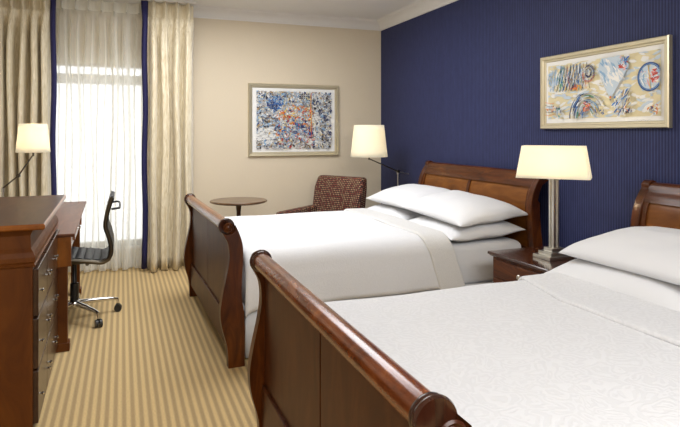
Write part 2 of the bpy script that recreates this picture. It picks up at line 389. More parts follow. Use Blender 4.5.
def headboard(bed, y0, y1):
    yc = (y0+y1)/2; hw = (y1-y0)/2; pt = .055
    zf = [i*1.08/40 for i in range(41)]
    X = lambda d: -d            # local x measured back from the wall plane (negative = into the room)
    # root: bottom rail
    o = MB().box(-.155, -.105, -hw+pt, hw-pt, .25, .55).build('headboard', M['cherry'], bed, bevel=.004, loc=(XR, yc, 0))
    front = spline([(-d, z, 0) for z, d in HP], 5); front = [(p[0], p[1]) for p in front]
    back = [(x+.082 - (.02 if z > .9 else 0), z) for x, z in front if z < 1.02]
    prof = front + circ(-.067, 1.080, .045, 150, -60, 12) + list(reversed(back))
    prof = [(min(x, -.014), z) for x, z in prof]
    for s in (-1, 1):
        a, b = (-hw, -hw+pt) if s < 0 else (hw-pt, hw)
        MB().extrude_y(prof, a, b).build('post', M['cherry_v'], o, bevel=.006, segs=3, smooth=40)
    a, b = -hw+pt-.003, hw-pt+.003
    # curled crest rail
    zs = [1.0+.065*i/6 for i in range(7)]
    crest = [(-head_x(z)+.006, z) for z in zs] + circ(-.067, 1.075, .038, 150, -60, 12) + [(-head_x(z)+.05, z) for z in reversed(zs[:-2])]
    MB().extrude_y(crest, a, b).build('crest_rail', M['cherry'], o, smooth=40)
    zs = [.52+.495*i/14 for i in range(15)]
    def strip(off, t, ya, yb, z_=zs): return MB().extrude_y([(-head_x(z)+off, z) for z in z_] + [(-head_x(z)+off+t, z) for z in reversed(z_)], ya, yb)
    strip(.022, .02, a, b).build('panel', M['head_panel'], o, smooth=40)
    strip(.012, .02, -.018, .018).build('stile', M['cherry_v'], o, smooth=40)
    strip(.012, .02, a, a+.035).build('stile', M['cherry_v'], o, smooth=40)
    strip(.012, .02, b-.035, b).build('stile', M['cherry_v'], o, smooth=40)
    return o
def bed(xc, y0, y1, yaw, label, hy0, hy1):
    r = empty('sleigh_bed', ((xc+XR)/2, (y0+y1)/2, 0)); tag(r, label, 'bed', 'matching cherry sleigh beds')
    fb = footboard(r, xc, y0, y1, yaw); hb = headboard(r, hy0, hy1)
    for o in (fb, hb): o.location = o.location - r.location
    for s in (0, 1):
        yy = (y0+.10, y0+.13) if s == 0 else (y1-.13, y1-.10)
        rl = MB().box(xc+.07, XR-.15, yy[0], yy[1], .16, .30).build('side_rail', M['cherry'], r, bevel=.003); rl.location = -r.location
    sl = MB()
    for i in range(9): x = xc+.2+i*.26; sl.box(x, x+.07, y0+.13, y1-.13, .26, .285)
    sl = sl.build('slats', M['cherry'], r); sl.location = -r.location
    return r
bed(.567, 3.405, 5.075, R(1.7), 'cherry wood sleigh bed farther away, its whole footboard in view', 3.40, 5.12)
bed(.572, .915, 2.535, 0, 'cherry wood sleigh bed nearest the camera, cut off by the picture edge', .90, 2.53)

def softbox(x0, x1, y0, y1, z0, z1, r, nx=30, ny=36, amp=.006, seed=0, sag=0):
    """rounded box grid with soft bulging sides; closed"""
    mb = MB(); rs = []
    cx, cy = (x0+x1)/2, (y0+y1)/2; hx, hy, hz = (x1-x0)/2, (y1-y0)/2, (z1-z0)/2; cz = (z0+z1)/2
    m = 8
    levels = [(-90+180*i/m) for i in range(m+1)]
    def ring(inset, z):
        pts = []; a = hx-inset; b = hy-inset; rr = max(.03-inset*.3, .012)
        segs = [((a, -b), (a, b)), ((a, b), (-a, b)), ((-a, b), (-a, -b)), ((-a, -b), (a, -b))]
        for (p, q), n in zip(segs, (ny, nx, ny, nx)):
            for i in range(n): t = i/n; pts.append((cx+p[0]+(q[0]-p[0])*t, cy+p[1]+(q[1]-p[1])*t, z))
        return pts
    for l in levels:
        c_, s_ = math.cos(R(l)), math.sin(R(l))
        z = (z0+r*(1+s_)) if l < 0 else (z1-r*(1-s_))
        if l == 0: rs.append(ring(0, z0+r)); rs.append(ring(0, z1-r)); continue
        rs.append(ring(r*(1-c_), z))
    mb.rings(rs); return mb
def mattress(x0, x1, y0, y1, label):
    o = softbox(x0, x1, y0, y1, .30, .605, .05).build('mattress', M['linen'], smooth=60)
    tag(o, label, 'mattress', 'mattresses on the sleigh beds')
mattress(.715, XR-.20, 3.50, 4.98, 'white sheeted mattress on the farther bed, bare beside the pillows')
mattress(.69, XR-.20, 1.0, 2.44, 'white sheeted mattress under the duvet of the nearest bed')
def skirt(x0, x1, y0, y1, label):
    pts = []
    path = [(x1, y0), (x0, y0), (x0, y1), (x1, y1)]
    for (ax, ay), (bx, by) in zip(path, path[1:]):
        L_ = math.hypot(bx-ax, by-ay); n = max(6, int(L_/.02)); nx_, ny_ = (by-ay)/L_, -(bx-ax)/L_
        for i in range(n):
            t = i/n; s = t*L_; d = .0
            if abs((s % .70)-.14) < .03: d = .010*math.cos((s % .70-.14)/.03*math.pi/2)
            pts.append((ax+(bx-ax)*t+nx_*d, ay+(by-ay)*t+ny_*d))
    pts.append(path[-1]); n = len(pts); v = []
    for z in (.32, .2, .018): v += [(x, y, z) for x, y in pts]
    mb = MB().add(v, [(a*n+i, a*n+i+1, (a+1)*n+i+1, (a+1)*n+i) for a in range(2) for i in range(n-1)])
    o = mb.build('bed_skirt', M['skirt'], smooth=60); o.modifiers.new('s', 'SOLIDIFY').thickness = .006
    tag(o, label, 'bed skirt', 'bed skirts')
skirt(.71, XR-.20, 3.485, 5.0, 'white bed skirt hanging to the carpet under the farther bed')
skirt(.69, XR-.20, .985, 2.46, 'white bed skirt around the base of the nearest bed')

def cloth_over(x0, x1, y0, y1, ztop, hem0, hem1, rad, seed, thick=.03, nx=64, amp=.006, crown_=.012, foot_drop=.0, xfun=None, lap=0):
    """cloth lying over the bed from far hem to near hem; returns MB (closed by solidify)"""
    prof = []
    n1 = 12
    for i in range(8): prof.append((y0-.004*math.sin(i/8*3.1), hem0+(ztop-rad-hem0)*i/8, 's'))
    for i in range(n1+1):
        a = math.pi - (math.pi/2)*i/n1; prof.append((y0+rad+rad*math.cos(a), ztop-rad+rad*math.sin(a), 'c'))
    m = 40
    for i in range(1, m): prof.append((y0+rad+(y1-y0-2*rad)*i/m, ztop, 't'))
    for i in range(n1+1):
        a = math.pi/2 - (math.pi/2)*i/n1; prof.append((y1-rad+rad*math.cos(a), ztop-rad+rad*math.sin(a), 'c'))
    for i in range(1, 9): prof.append((y1, ztop-rad-(ztop-rad-hem1)*i/8, 's'))
    v = []
    for i in range(nx+1):
        u = i/nx
        for (y, z, k) in prof:
            x = x0+(x1-x0)*u
            if xfun: x += xfun(y, z)
            q = (y-(y0+y1)/2)/((y1-y0)/2); cr = crown_*(1-min(1, q*q))
            nn = noise.noise(Vector((x*2.1, y*2.1, z*3+seed)))*amp + noise.noise(Vector((x*6, y*5, z*5+seed)))*amp*.4
            if k == 's':
                hang = max(0, (ztop-rad-z)); yy = y + (-1 if y < (y0+y1)/2 else 1)*(.010*math.sin(x*11+seed)*hang*3 + nn*1.5); zz = z
            else: yy = y; zz = z + cr + nn
            if foot_drop and u < .09:
                t = 1-u/.09; zz -= foot_drop*(1-math.sqrt(max(0, 1-t*t)))
            v.append((x, yy, zz))
    n = len(prof)
    return MB().add(v, [(a*n+i, a*n+i+1, (a+1)*n+i+1, (a+1)*n+i) for a in range(nx) for i in range(n-1)])
def duvet(x0, x1, y0, y1, ztop, mat, label, seed, bandx, bmat):
    o = cloth_over(x0, x1, y0, y1, ztop, .325, .325, .13, seed, foot_drop=.05, crown_=.008).build('duvet', mat, smooth=180)
    s = o.modifiers.new('s', 'SOLIDIFY'); s.thickness = .022; s.offset = -1
    tag(o, label, 'duvet', 'white duvets on the beds')
    bx0, bx1, slope = bandx[:3]; skew = bandx[3] if len(bandx) > 3 else 0
    f = lambda y, z: slope*(ztop-z) + skew*max(0, y-2.0)
    b = cloth_over(bx0, bx1, y0-.016, y1+.016, ztop+.015, .31, .31, .13, seed+5, nx=14, amp=.006, crown_=.008, xfun=f).build('turned_back_band', bmat, o, smooth=180)
    s = b.modifiers.new('s', 'SOLIDIFY'); s.thickness = .024; s.offset = -1
    bv = b.modifiers.new('b', 'BEVEL'); bv.width = .012; bv.segments = 3; bv.angle_limit = R(50)
    b['label'] = 'quilted band folded back towards the foot'
    return o
duvet(.70, 2.06, 3.43, 5.00, .688, M['jacquard_fine'], 'white duvet on the farther bed with a folded quilted band', 2, (1.93, 2.13, .33), M['quilt_band'])
duvet(.665, 1.98, .94, 2.475, .655, M['jacquard'], 'white jacquard duvet covering the nearest bed, floral pattern', 9, (1.80, 2.12, .0, .28), M['jacquard'])
# ------------------------------------------------------------------ pillows
def pillow_mesh(a, b, T, seed, flat=.55):
    """a half depth (x), b half length (y), T half thickness"""
    n, m = 30, 40; top = []; bot = []
    def sh(u, v):
        e = (max(0, 1-abs(u)**2.4)**.62)*(max(0, 1-abs(v)**3.6)**.55)
        pu = 1-.07*(1-v*v); pv = 1-.045*(1-u*u)
        return a*u*pu, b*v*pv, e
    V = []; idx = {}
    for i in range(n+1):
        for j in range(m+1):
            u = math.sin((-1+2*i/n)*math.pi/2)*.5+(-1+2*i/n)*.5; v = math.sin((-1+2*j/m)*math.pi/2)*.5+(-1+2*j/m)*.5
            x, y, e = sh(u, v)
            nz = noise.noise(Vector((x*5, y*5, seed)))*.10 + noise.noise(Vector((x*13, y*9, seed+3)))*.05
            rim = math.sin(u*7+seed)*.006*(1-e)
            idx[i, j, 0] = len(V); V.append((x, y, T*e*(1+nz)+rim))
            if i in (0, n) or j in (0, m): idx[i, j, 1] = idx[i, j, 0]
            else: idx[i, j, 1] = len(V); V.append((x, y, -T*flat*e*(1+nz*.5)+rim))
    F = []
    for i in range(n):
        for j in range(m):
            F.append((idx[i, j, 0], idx[i+1, j, 0], idx[i+1, j+1, 0], idx[i, j+1, 0]))
            F.append((idx[i, j, 1], idx[i, j+1, 1], idx[i+1, j+1, 1], idx[i+1, j, 1]))
    return MB().add(V, F)
def pillow(c, rot, a, b, T, seed, label, group, flat=.55):
    o = pillow_mesh(a, b, T, seed, flat).build('pillow', M['linen'], smooth=180, loc=c)
    o.rotation_euler = rot; tag(o, label, 'pillow', group); return o
g = 'pillows on the farther bed'
pillow((2.46, 4.64, .665), (0, R(-3), R(0)), .33, .41, .10, 1, 'white pillow underneath at the window side of the farther bed', g)
pillow((2.47, 3.84, .665), (R(0), R(-3), R(1)), .33, .39, .10, 2, 'white pillow underneath at the nightstand side of the farther bed', g)
pillow((2.49, 4.62, .805), (R(-1), R(-5), R(-1)), .312, .42, .118, 3, 'plump white top pillow at the window side of the farther bed', g, .45)
pillow((2.495, 3.85, .797), (R(2.5), R(-5), R(2)), .312, .43, .12, 4, 'plump white top pillow by the nightstand, on the farther bed', g, .45)
g = 'pillows on the nearest bed'
pillow((2.42, 2.06, .67), (0, R(-3), R(0)), .32, .41, .11, 5, 'white pillow underneath on the nearest bed, by the nightstand', g)
pillow((2.42, 1.30, .67), (0, R(-3), R(0)), .32, .35, .11, 6, 'white pillow underneath on the nearest bed, at the picture edge', g)
pillow((2.49, 2.01, .792), (R(0), R(-5), R(1)), .318, .42, .13, 7, 'large white top pillow on the nearest bed, by the nightstand', g, .4)
pillow((2.48, 1.24, .795), (R(0), R(-6), R(-2)), .312, .36, .125, 8, 'white top pillow on the nearest bed, at the picture edge', g, .4)

# ------------------------------------------------------------------ nightstand
NX0, NX1, NY0, NY1 = 2.27, 2.78, 2.615, 3.19
r = empty('nightstand', ((NX0+NX1)/2, (NY0+NY1)/2, 0)); tag(r, 'cherry wood nightstand with one drawer between the two beds', 'nightstand')
def pp(o, r): o.parent = r; o.location = Vector(o.location) - r.location; return o
pp(MB().box(NX0+.025, NX1-.01, NY0+.025, NY1-.025, .07, .59).box(NX0+.015, NX1, NY0+.015, NY1-.015, 0, .08).build('body', M['cherry_v'], bevel=.004), r)
pp(MB().rings([[(NX0+o_, NY0+o_, z), (NX1, NY0+o_, z), (NX1, NY1-o_, z), (NX0+o_, NY1-o_, z)] for o_, z in ((.02, .588), (.012, .593), (.006, .600), (0, .603), (0, .616), (.004, .620))]).build('top', M['night_top'], bevel=.001), r)
for z0_, z1_ in ((.465, .575), (.30, .45), (.12, .285)):
    d = pp(MB().box(NX0+.012, NX0+.026, NY0+.05, NY1-.05, z0_, z1_).build('drawer', M['cherry'], bevel=.005, segs=3), r)
    MB().lathe([(.0005, 0), (.006, 0), (.006, -.012), (.014, -.016), (.016, -.022), (.012, -.027), (.0005, -.028)], (NX0+.012, (NY0+NY1)/2-.04, (z0_+z1_)/2), 'x', 20).build('knob', M['nickel'], d, smooth=50)
# table lamp
LX, LY = 2.535, 2.865
r = empty('table_lamp', (LX, LY, .62)); tag(r, 'nickel column table lamp with cream rectangular shade on the nightstand', 'lamp')
b = MB()
for hx_, hy_, z0_, z1_ in ((.100, .078, 0, .022), (.074, .058, .022, .044), (.048, .038, .044, .066)): b.box(-hx_, hx_, -hy_, hy_, z0_, z1_)
b.build('stepped_base', M['nickel'], r, bevel=.003)
c = MB(); c.box(-.014, .014, -.014, .014, .066, .49)
for sx in (-1, 1):
    for sy in (-1, 1): c.box(sx*.016-.006, sx*.016+.006, sy*.016-.006, sy*.016+.006, .066, .49)
c.box(-.028, .028, -.028, .028, .49, .497)
c.lathe([(.012, .497), (.012, .51), (.008, .51), (.008, .525)], n=20)
c.build('column', M['nickel'], r, bevel=.002)
def rect_shade(lx0, ly0, lx1, ly1, z0, z1, n=3):
    mb = MB(); rs = []
    def rr(lx, ly, z):
        pts = []; c_ = .012
        for sx, sy in ((1, 1), (-1, 1), (-1, -1), (1, -1)):
            q = [(sx*lx, sy*(ly-c_)), (sx*(lx-c_), sy*ly)]
            if sx*sy < 0: q.reverse()
            pts += q
        return [(x, y, z) for x, y in pts]
    for i in range(9): t = i/8; rs.append(rr(lx0+(lx1-lx0)*t, ly0+(ly1-ly0)*t, z0+(z1-z0)*t))
    return mb.rings(rs, cap=False)
s = rect_shade(.216, .122, .184, .095, .503, .703).build('lamp_shade', M['shade'], r, smooth=40); s.rotation_euler.z = R(-47)
s.modifiers.new('s', 'SOLIDIFY').thickness = .003
MB().lathe([(.0005, .52), (.012, .525), (.028, .56), (.030, .585), (.020, .61), (.0005, .62)], n=20).build('bulb', M['shade'], r, smooth=180)

# swing-arm lamps
def swing_lamp(name, loc, pivot, stem_top, shade_c, rt, rb, hgt, label, floor):
    """all in world coordinates"""
    r = empty(name, loc); tag(r, label, 'lamp')
    lx, ly, lz = loc
    if floor: prof = [(.0005, 0), (.14, 0), (.14, .012), (.10, .02), (.02, .028), (.010, .04), (.0005, .04)]
    else: prof = [(.0005, 0), (.085, 0), (.085, .010), (.07, .016), (.015, .022), (.009, .03), (.0005, .03)]
    MB().lathe(prof, n=32).build('base', M['nickel'], r, smooth=40)
    st = MB().tube([(0, 0, .02), (0, 0, stem_top-lz)], .007); st.lathe([(.0005, stem_top-lz-.03), (.012, stem_top-lz-.03), (.012, stem_top-lz), (.0005, stem_top-lz)], n=16)
    st.build('stem', M['nickel'], r, smooth=50)
    top = Vector((0, 0, stem_top-lz)); pv = Vector(pivot)-Vector(loc); sc = Vector(shade_c)-Vector(loc)
    a = MB().tube([tuple(top), tuple(pv)], .006); a.tube([tuple(pv+Vector((0, -.02, 0))), tuple(pv+Vector((0, .02, 0)))], .016)
    e = sc + Vector((0, 0, -.02))
    for dy in (-.007, .007): a.tube([(pv.x, pv.y+dy, pv.z), (e.x, e.y+dy, e.z)], .0055)
    a.tube([(e.x, e.y, e.z-.012), (sc.x, sc.y, sc.z+hgt*.3)], .008)
    a.build('arm', M['bronze'], r, smooth=50)
    sh_ = MB(); n = 36; rs = []
    for i in range(7):
        t = i/6; rr = rb+(rt-rb)*t; z = sc.z+hgt*t
        rs.append([(sc.x+rr*math.cos(2*math.pi*j/n), sc.y+rr*math.sin(2*math.pi*j/n), z) for j in range(n)])
    o = sh_.rings(rs, cap=False).build('lamp_shade', M['shade'], r, smooth=60); o.modifiers.new('s', 'SOLIDIFY').thickness = .003
    MB().lathe([(.0005, sc.z+hgt*.3), (.014, sc.z+hgt*.3+.005), (.028, sc.z+hgt*.45), (.028, sc.z+hgt*.55), (.0005, sc.z+hgt*.65)], (sc.x, sc.y, 0), n=18).build('bulb', M['shade'], r, smooth=180)
    return r
swing_lamp('swing_arm_lamp', (2.82, 5.60, 0), (2.82, 5.60, .985), .985, (2.475, 5.60, 1.150), .162, .200, .34, 'swing arm floor lamp with cream drum shade behind the farther bed', True)
_r = [o for o in COL.objects if o.name.startswith('swing_arm_lamp')][0]
aa = MB().tube([(0, 0, .985), (.135, 0, .955)], .006).build('counter_arm', M['nickel'], _r, smooth=50)
swing_lamp('swing_arm_lamp', (-.905, 5.30, .757), (-.792, 5.30, 1.055), .955, (-.685, 5.30, 1.245), .105, .129, .235, 'swing arm desk lamp with cream tapered shade on the desk', False)

# ------------------------------------------------------------------ dresser (local: front plane x=0, near end y=0)
r = empty('dresser', (-.388, 2.985, 0), R(1.0)); tag(r, 'tall dark cherry dresser with glossy drawer fronts along left wall', 'dresser')
D, W_ = .60, 1.24
def loops(lv): return MB().rings([[(o_, -o_, z), (-D, -o_, z), (-D, W_+o_, z), (o_, W_+o_, z)] for o_, z in lv])
loops([(.0, .03), (.0, .780), (.010, .782), (.014, .790), (.006, .796), (.012, .806), (.012, .826), (.004, .848), (-.008, .866), (-.010, .925), (.0, .950), (.008, .955)]).build('carcass', M['dresser'], r, bevel=.0015)
MB().box(-D, -.005, .005, W_-.005, 0, .03).build('plinth', M['black'], r)
loops([(.030, .955), (.050, .958), (.057, .964), (.057, .979), (.050, .985)]).build('top', [M['dresser_top'], M['desk']], r, bevel=.001)
for o in r.children:
    if o.name.startswith('top'):
        for p in o.data.polygons: p.material_index = 0 if p.normal.z > .8 else 1
kn = MB().lathe([(.0005, 0), (.004, 0), (.004, .009), (.007, .012), (.0085, .016), (.006, .020), (.0005, .021)], axis='x', n=16)
kn0 = None
for cidx in range(3):
    ya = .018 + cidx*(W_-.036)/3; yb = ya + (W_-.036)/3 - .010
    for z0_, z1_ in ((.040, .285), (.297, .532), (.544, .766)):
        d = MB().box(-.01, .022, ya, yb, z0_, z1_).build('drawer', M['dresser_front'], r, bevel=.004)
        d['label'] = 'glossy drawer front'
        for yk in (ya+.045, ya+.36):
            if kn0 is None: k = kn0 = kn.build('knob', M['chrome'], d, smooth=50)
            else: k = kn0.copy(); COL.objects.link(k); k.parent = d
            k.location = (.022, yk, (z0_+z1_)/2)
# ------------------------------------------------------------------ desk (local: front edge x=0 at near end y=0)
r = empty('writing_desk', (-.283, 4.03, 0), R(1.0)); tag(r, 'orange brown wooden writing desk against the left wall by the window', 'desk')
DD, DW = .66, 1.90
MB().rings([[(o_, -o_, z), (-DD, -o_, z), (-DD, DW+o_, z), (o_, DW+o_, z)] for o_, z in ((-.012, .735), (-.003, .739), (0, .744), (0, .753), (-.004, .757))]).build('desktop', M['desk_top'], r, bevel=.001)
a = MB(); LYF = 1.44
a.box(-DD+.02, -.022, .01, .035, .545, .735).box(-.06, -.040, .035, LYF, .60, .735).box(-DD+.02, -DD+.04, .035, LYF, .60, .735).box(-DD+.02, -.022, LYF, LYF+.025, .60, .735)
a.build('apron', M['desk'], r, bevel=.003)
for x, y in ((-.115, .022), (-.105, LYF-.05), (-DD+.02, .012), (-DD+.02, LYF-.05)):
    MB().box(x, x+.070, y, y+.070, .05, .735 if y > 1 else .546).box(x-.006, x+.083, y-.006, y+.083, 0, .055).build('leg', M['dresser'], r, bevel=.003)
d = MB().box(-.041, -.028, .55, 1.15, .62, .725).build('drawer', M['desk'], r, bevel=.003)
MB().tube(spline([(-.028, .80, .675), (-.008, .81, .668), (-.004, .85, .664), (-.008, .89, .668), (-.028, .90, .675)], 5), .004).build('handle', M['chrome'], d, smooth=60)

# ------------------------------------------------------------------ office chair
r = empty('office_chair', (-.335, 4.735, 0)); tag(r, 'black ribbed leather swivel chair with chrome frame at the desk', 'chair')
hw = .215
path = spline([(-.215, 0, .480), (-.10, 0, .497), (.02, 0, .487), (.14, 0, .470), (.200, 0, .463), (.246, 0, .490), (.262, 0, .555), (.246, 0, .64), (.222, 0, .72), (.230, 0, .80), (.250, 0, .88), (.268, 0, .935)], 12)
Pv = [Vector(p) for p in path]; arc = [0]
for a_, b_ in zip(Pv, Pv[1:]): arc.append(arc[-1]+(b_-a_).length)
def sling(i0, i1):
    v = []; ny = 10
    for side in (1, -1):
        for i in range(i0, i1):
            t = (Pv[min(i+1, len(Pv)-1)]-Pv[max(i-1, 0)]).normalized(); nrm = Vector((-t.z, 0, t.x))
            rib = abs(math.sin(math.pi*arc[i]/.058))**.45
            th = (.006+.009*rib)*side
            for j in range(ny+1):
                p = Pv[i]+nrm*th; v.append((p.x, -hw+2*hw*j/ny, p.z))
    n = ny+1; m = i1-i0; f = []
    for k in range(2):
        o_ = k*n*m
        for i in range(m-1):
            for j in range(ny): f.append((o_+i*n+j, o_+i*n+j+1, o_+(i+1)*n+j+1, o_+(i+1)*n+j))
    for i in range(m-1):
        for j in (0, ny): f.append((i*n+j, (i+1)*n+j, n*m+(i+1)*n+j, n*m+i*n+j))
    for i in (0, m-1):
        for j in range(ny): f.append((i*n+j, i*n+j+1, n*m+i*n+j+1, n*m+i*n+j))
    return MB().add(v, f)
L5 = len(Pv); cut = 12*5+6
def densify(P, k=3):
    out = []
    for a_, b_ in zip(P, P[1:]):
        for j in range(k): out.append(a_.lerp(b_, j/k))
    out.append(P[-1]); return out
Pv = densify(Pv); arc = [0]
for a_, b_ in zip(Pv, Pv[1:]): arc.append(arc[-1]+(b_-a_).length)
cut = int(len(Pv)*.50)
sling(0, cut+1).build('seat', M['leather'], r, smooth=60)
sling(cut, len(Pv)).build('backrest', M['leather'], r, smooth=60)
for s in (-1, 1):
    pts = [(p.x, s*(hw+.010), p.z-.004) for p in Pv[::4]]
    MB().tube(pts, .016, n=10).build('side_frame', M['bronze'], r, smooth=60)
MB().tube([(.268, -hw-.02, .915), (.268, hw+.02, .915)], .013).build('top_bar', M['black'], r, smooth=60)
MB().tube(spline([(.262, -hw-.012, .845), (.305, -hw-.005, .85), (.318, -hw+.06, .845), (.318, hw-.06, .845), (.305, hw+.005, .85), (.262, hw+.012, .845)], 6), .008).build('back_handle', M['black'], r, smooth=60)
MB().tube([(-.04, -hw-.01, .462), (-.04, hw+.01, .462)], .012).tube([(.10, -hw-.01, .452), (.10, hw+.01, .452)], .012).box(-.07, .13, -.05, .05, .42, .455).build('underframe', M['bronze'], r, bevel=.003)
MB().lathe([(.0005, .13), (.030, .13), (.030, .27), (.020, .275), (.016, .28), (.016, .42), (.0005, .42)], n=20).build('gas_column', M['black'], r, smooth=50)
st = MB().lathe([(.0005, .085), (.038, .085), (.045, .10), (.045, .135), (.035, .145), (.0005, .145)], n=24)
st.build('hub', M['chrome'], r, smooth=50)
for k in range(5):
    a_ = R(16+72*k); dx, dy = math.cos(a_), math.sin(a_); rr = .31
    leg = MB().tube([(dx*.03, dy*.03, .122), (dx*.16, dy*.16, .116), (dx*.27, dy*.27, .108), (dx*rr, dy*rr, .100), (dx*(rr+.008), dy*(rr+.008), .055)], [.020, .018, .014, .013, .008]).build('base_arm', M['chrome'], r, smooth=50)
    cx_, cy_ = dx*(rr+.008), dy*(rr+.008)
    cs = MB()
    for s in (-1, 1):
        b2 = a_+R(70); ox, oy = math.cos(b2)*.013*s, math.sin(b2)*.013*s
        rs = []
        for h_ in (-.009, .009):
            rs.append([(cx_+ox*1.1+math.cos(b2)*h_+math.cos(b2+math.pi/2)*.028*math.cos(2*math.pi*j/20), cy_+oy*1.1+math.sin(b2)*h_+math.sin(b2+math.pi/2)*.028*math.cos(2*math.pi*j/20), .028+.028*math.sin(2*math.pi*j/20)) for j in range(20)])
        cs.rings(rs)
    cs.lathe([(.0005, .035), (.014, .035), (.014, .062), (.0005, .062)], (cx_, cy_, 0), n=14)
    cs.build('caster', M['black'], leg, smooth=40)

# ------------------------------------------------------------------ round table
r = empty('round_table', (1.115, 5.82, 0)); tag(r, 'small round walnut pedestal table by the back wall', 'table')
MB().lathe([(.0005, .690), (.25, .690), (.280, .697), (.290, .706), (.290, .713), (.284, .719), (.0005, .720)], n=56).build('tabletop', M['walnut'], r, smooth=40)
MB().lathe([(.0005, .03), (.030, .03), (.024, .08), (.020, .3), (.022, .60), (.030, .66), (.060, .69), (.0005, .69)], n=28).build('pedestal', M['cherry_dark'], r, smooth=50)
MB().lathe([(.0005, 0), (.20, 0), (.20, .012), (.17, .022), (.05, .032), (.0005, .034)], n=40).build('foot', M['cherry_dark'], r, smooth=40)

# ------------------------------------------------------------------ armchair (local: faces -x)
fa = math.atan2(.34, .58)  # rotation so that backrest runs along (.34,-.58)
r = empty('armchair', (1.98, 5.735, 0), fa); tag(r, 'brown dotted upholstered armchair behind the farther bed', 'armchair')
def softpart(name, pts_fn, sub=2, bev=.03):
    o = pts_fn.build(name, M['tweed'], r, bevel=bev, segs=4, smooth=60); return o
bk = MB().rings([[(.20, -.30, .20), (.34, -.30, .20), (.34, .30, .20), (.20, .30, .20)], [(.215, -.33, .57), (.355, -.33, .57), (.355, .33, .57), (.215, .33, .57)],
                 [(.26, -.335, .80), (.385, -.335, .80), (.385, .335, .80), (.26, .335, .80)], [(.305, -.315, .925), (.41, -.315, .925), (.41, .315, .925), (.305, .315, .925)]])
softpart('backrest', bk)
softpart('seat_cushion', MB().box(-.33, .22, -.245, .245, .30, .45), bev=.04)
softpart('seat_base', MB().box(-.32, .24, -.25, .25, .14, .30), bev=.015)
for s in (-1, 1):
    y0_, y1_ = (.25, .345) if s > 0 else (-.345, -.25)
    ar = MB().rings([[(-.33, y0_, .14), (.24, y0_, .14), (.24, y1_, .14), (-.33, y1_, .14)], [(-.35, y0_, .50), (.24, y0_, .52), (.24, y1_, .52), (-.35, y1_, .50)], [(-.345, y0_, .575), (.26, y0_, .60), (.26, y1_, .60), (-.345, y1_, .575)]])
    softpart('arm', ar, bev=.028)
for x, y in ((-.28, -.29), (-.28, .25), (.20, -.29), (.20, .25)):
    MB().rings([[(x+.008, y+.008, 0), (x+.036, y+.008, 0), (x+.036, y+.036, 0), (x+.008, y+.036, 0)], [(x, y, .145), (x+.045, y, .145), (x+.045, y+.045, .145), (x, y+.045, .145)]]).build('leg', M['cherry_dark'], r, bevel=.002)

# ------------------------------------------------------------------ framed pictures (local: u right, v up, facing -y; centre origin)
PALN = ['grey', 'navy', 'blue', 'sky', 'cream', 'white', 'orange', 'yellow', 'red', 'tan', 'black', 'green', 'pale', 'pink']
PALC = [(.42, .42, .44), (.03, .05, .16), (.03, .14, .42), (.25, .42, .62), (.74, .66, .42), (.82, .82, .80), (.72, .22, .03), (.78, .50, .08), (.50, .05, .03), (.40, .28, .14), (.01, .01, .015), (.03, .25, .16), (.52, .62, .72), (.72, .38, .38)]
PM = [plain('paint_'+n, c, .6) for n, c in zip(PALN, PALC)]
PI_ = {n: i for i, n in enumerate(PALN)}
class Art:
    def __init__(s, w, h, base): s.mb = MB(); s.w = w; s.h = h; s.k = 0; s.quad([(-w/2, -h/2), (w/2, -h/2), (w/2, h/2), (-w/2, h/2)], base)
    def quad(s, pts, c):
        y = -.00001*s.k-.0005; s.k += 1
        W2, H2 = s.w/2, s.h/2
        p = [(max(-W2, min(W2, u)), y, max(-H2, min(H2, v))) for u, v in pts]
        s.mb.add(p, [tuple(range(len(p)))], PI_[c])
    def dab(s, u, v, l, t, a, c):
        ca, sa = math.cos(a), math.sin(a)
        q = [(-l, -t*.3), (-l*.4, -t), (l*.5, -t*.8), (l, t*.1), (l*.3, t), (-l*.6, t*.7)]
        s.quad([(u+x*ca-y*sa, v+x*sa+y*ca) for x, y in q], c)
    def stroke(s, pts, t, c):
        pts = [Vector(p) for p in spline([(p[0], p[1], 0) for p in pts], 5)]
        for a, b in zip(pts, pts[1:]):
            d = (b-a); 
            if d.length < 1e-6: continue
            n = Vector((-d.y, d.x, 0)).normalized()*t; e = d*.15
            s.quad([(q.x, q.y) for q in (a-n-e, b-n+e, b+n+e, a+n-e)], c)
def picture(name, loc, rz, w, h, fw, mw, art, label, depth=.035):
    r = empty(name, loc, rz); tag(r, label, 'picture')
    W2, H2 = w/2, h/2
    prof = [(0, 0), (0, -depth*.8), (fw*.12, -depth), (fw*.55, -depth*.9), (fw*.68, -depth*.55), (fw*.9, -depth*.5), (fw, -depth*.35), (fw, 0)]
    rs = []
    for sx, sz in ((-1, -1), (1, -1), (1, 1), (-1, 1)): rs.append([(sx*(W2-d), y, sz*(H2-d)) for d, y in prof])
    rs.append(rs[0]); MB().rings(rs, cap=False).build('frame', M['champagne'], r, smooth=25)
    MB().box(-W2+fw*.8, W2-fw*.8, -.010, -.001, -H2+fw*.8, H2-fw*.8).build('mat', M['mat_board'], r)
    o = art.mb.build('artwork', PM, r, loc=(0, -.0101, 0)); return r
random.seed(11)
w1, h1 = 1.09, .83; aw, ah = .905, .665
A = Art(aw, ah, 'white')
def U(x): return (x-.5)*aw
def V_(y): return (y-.5)*ah
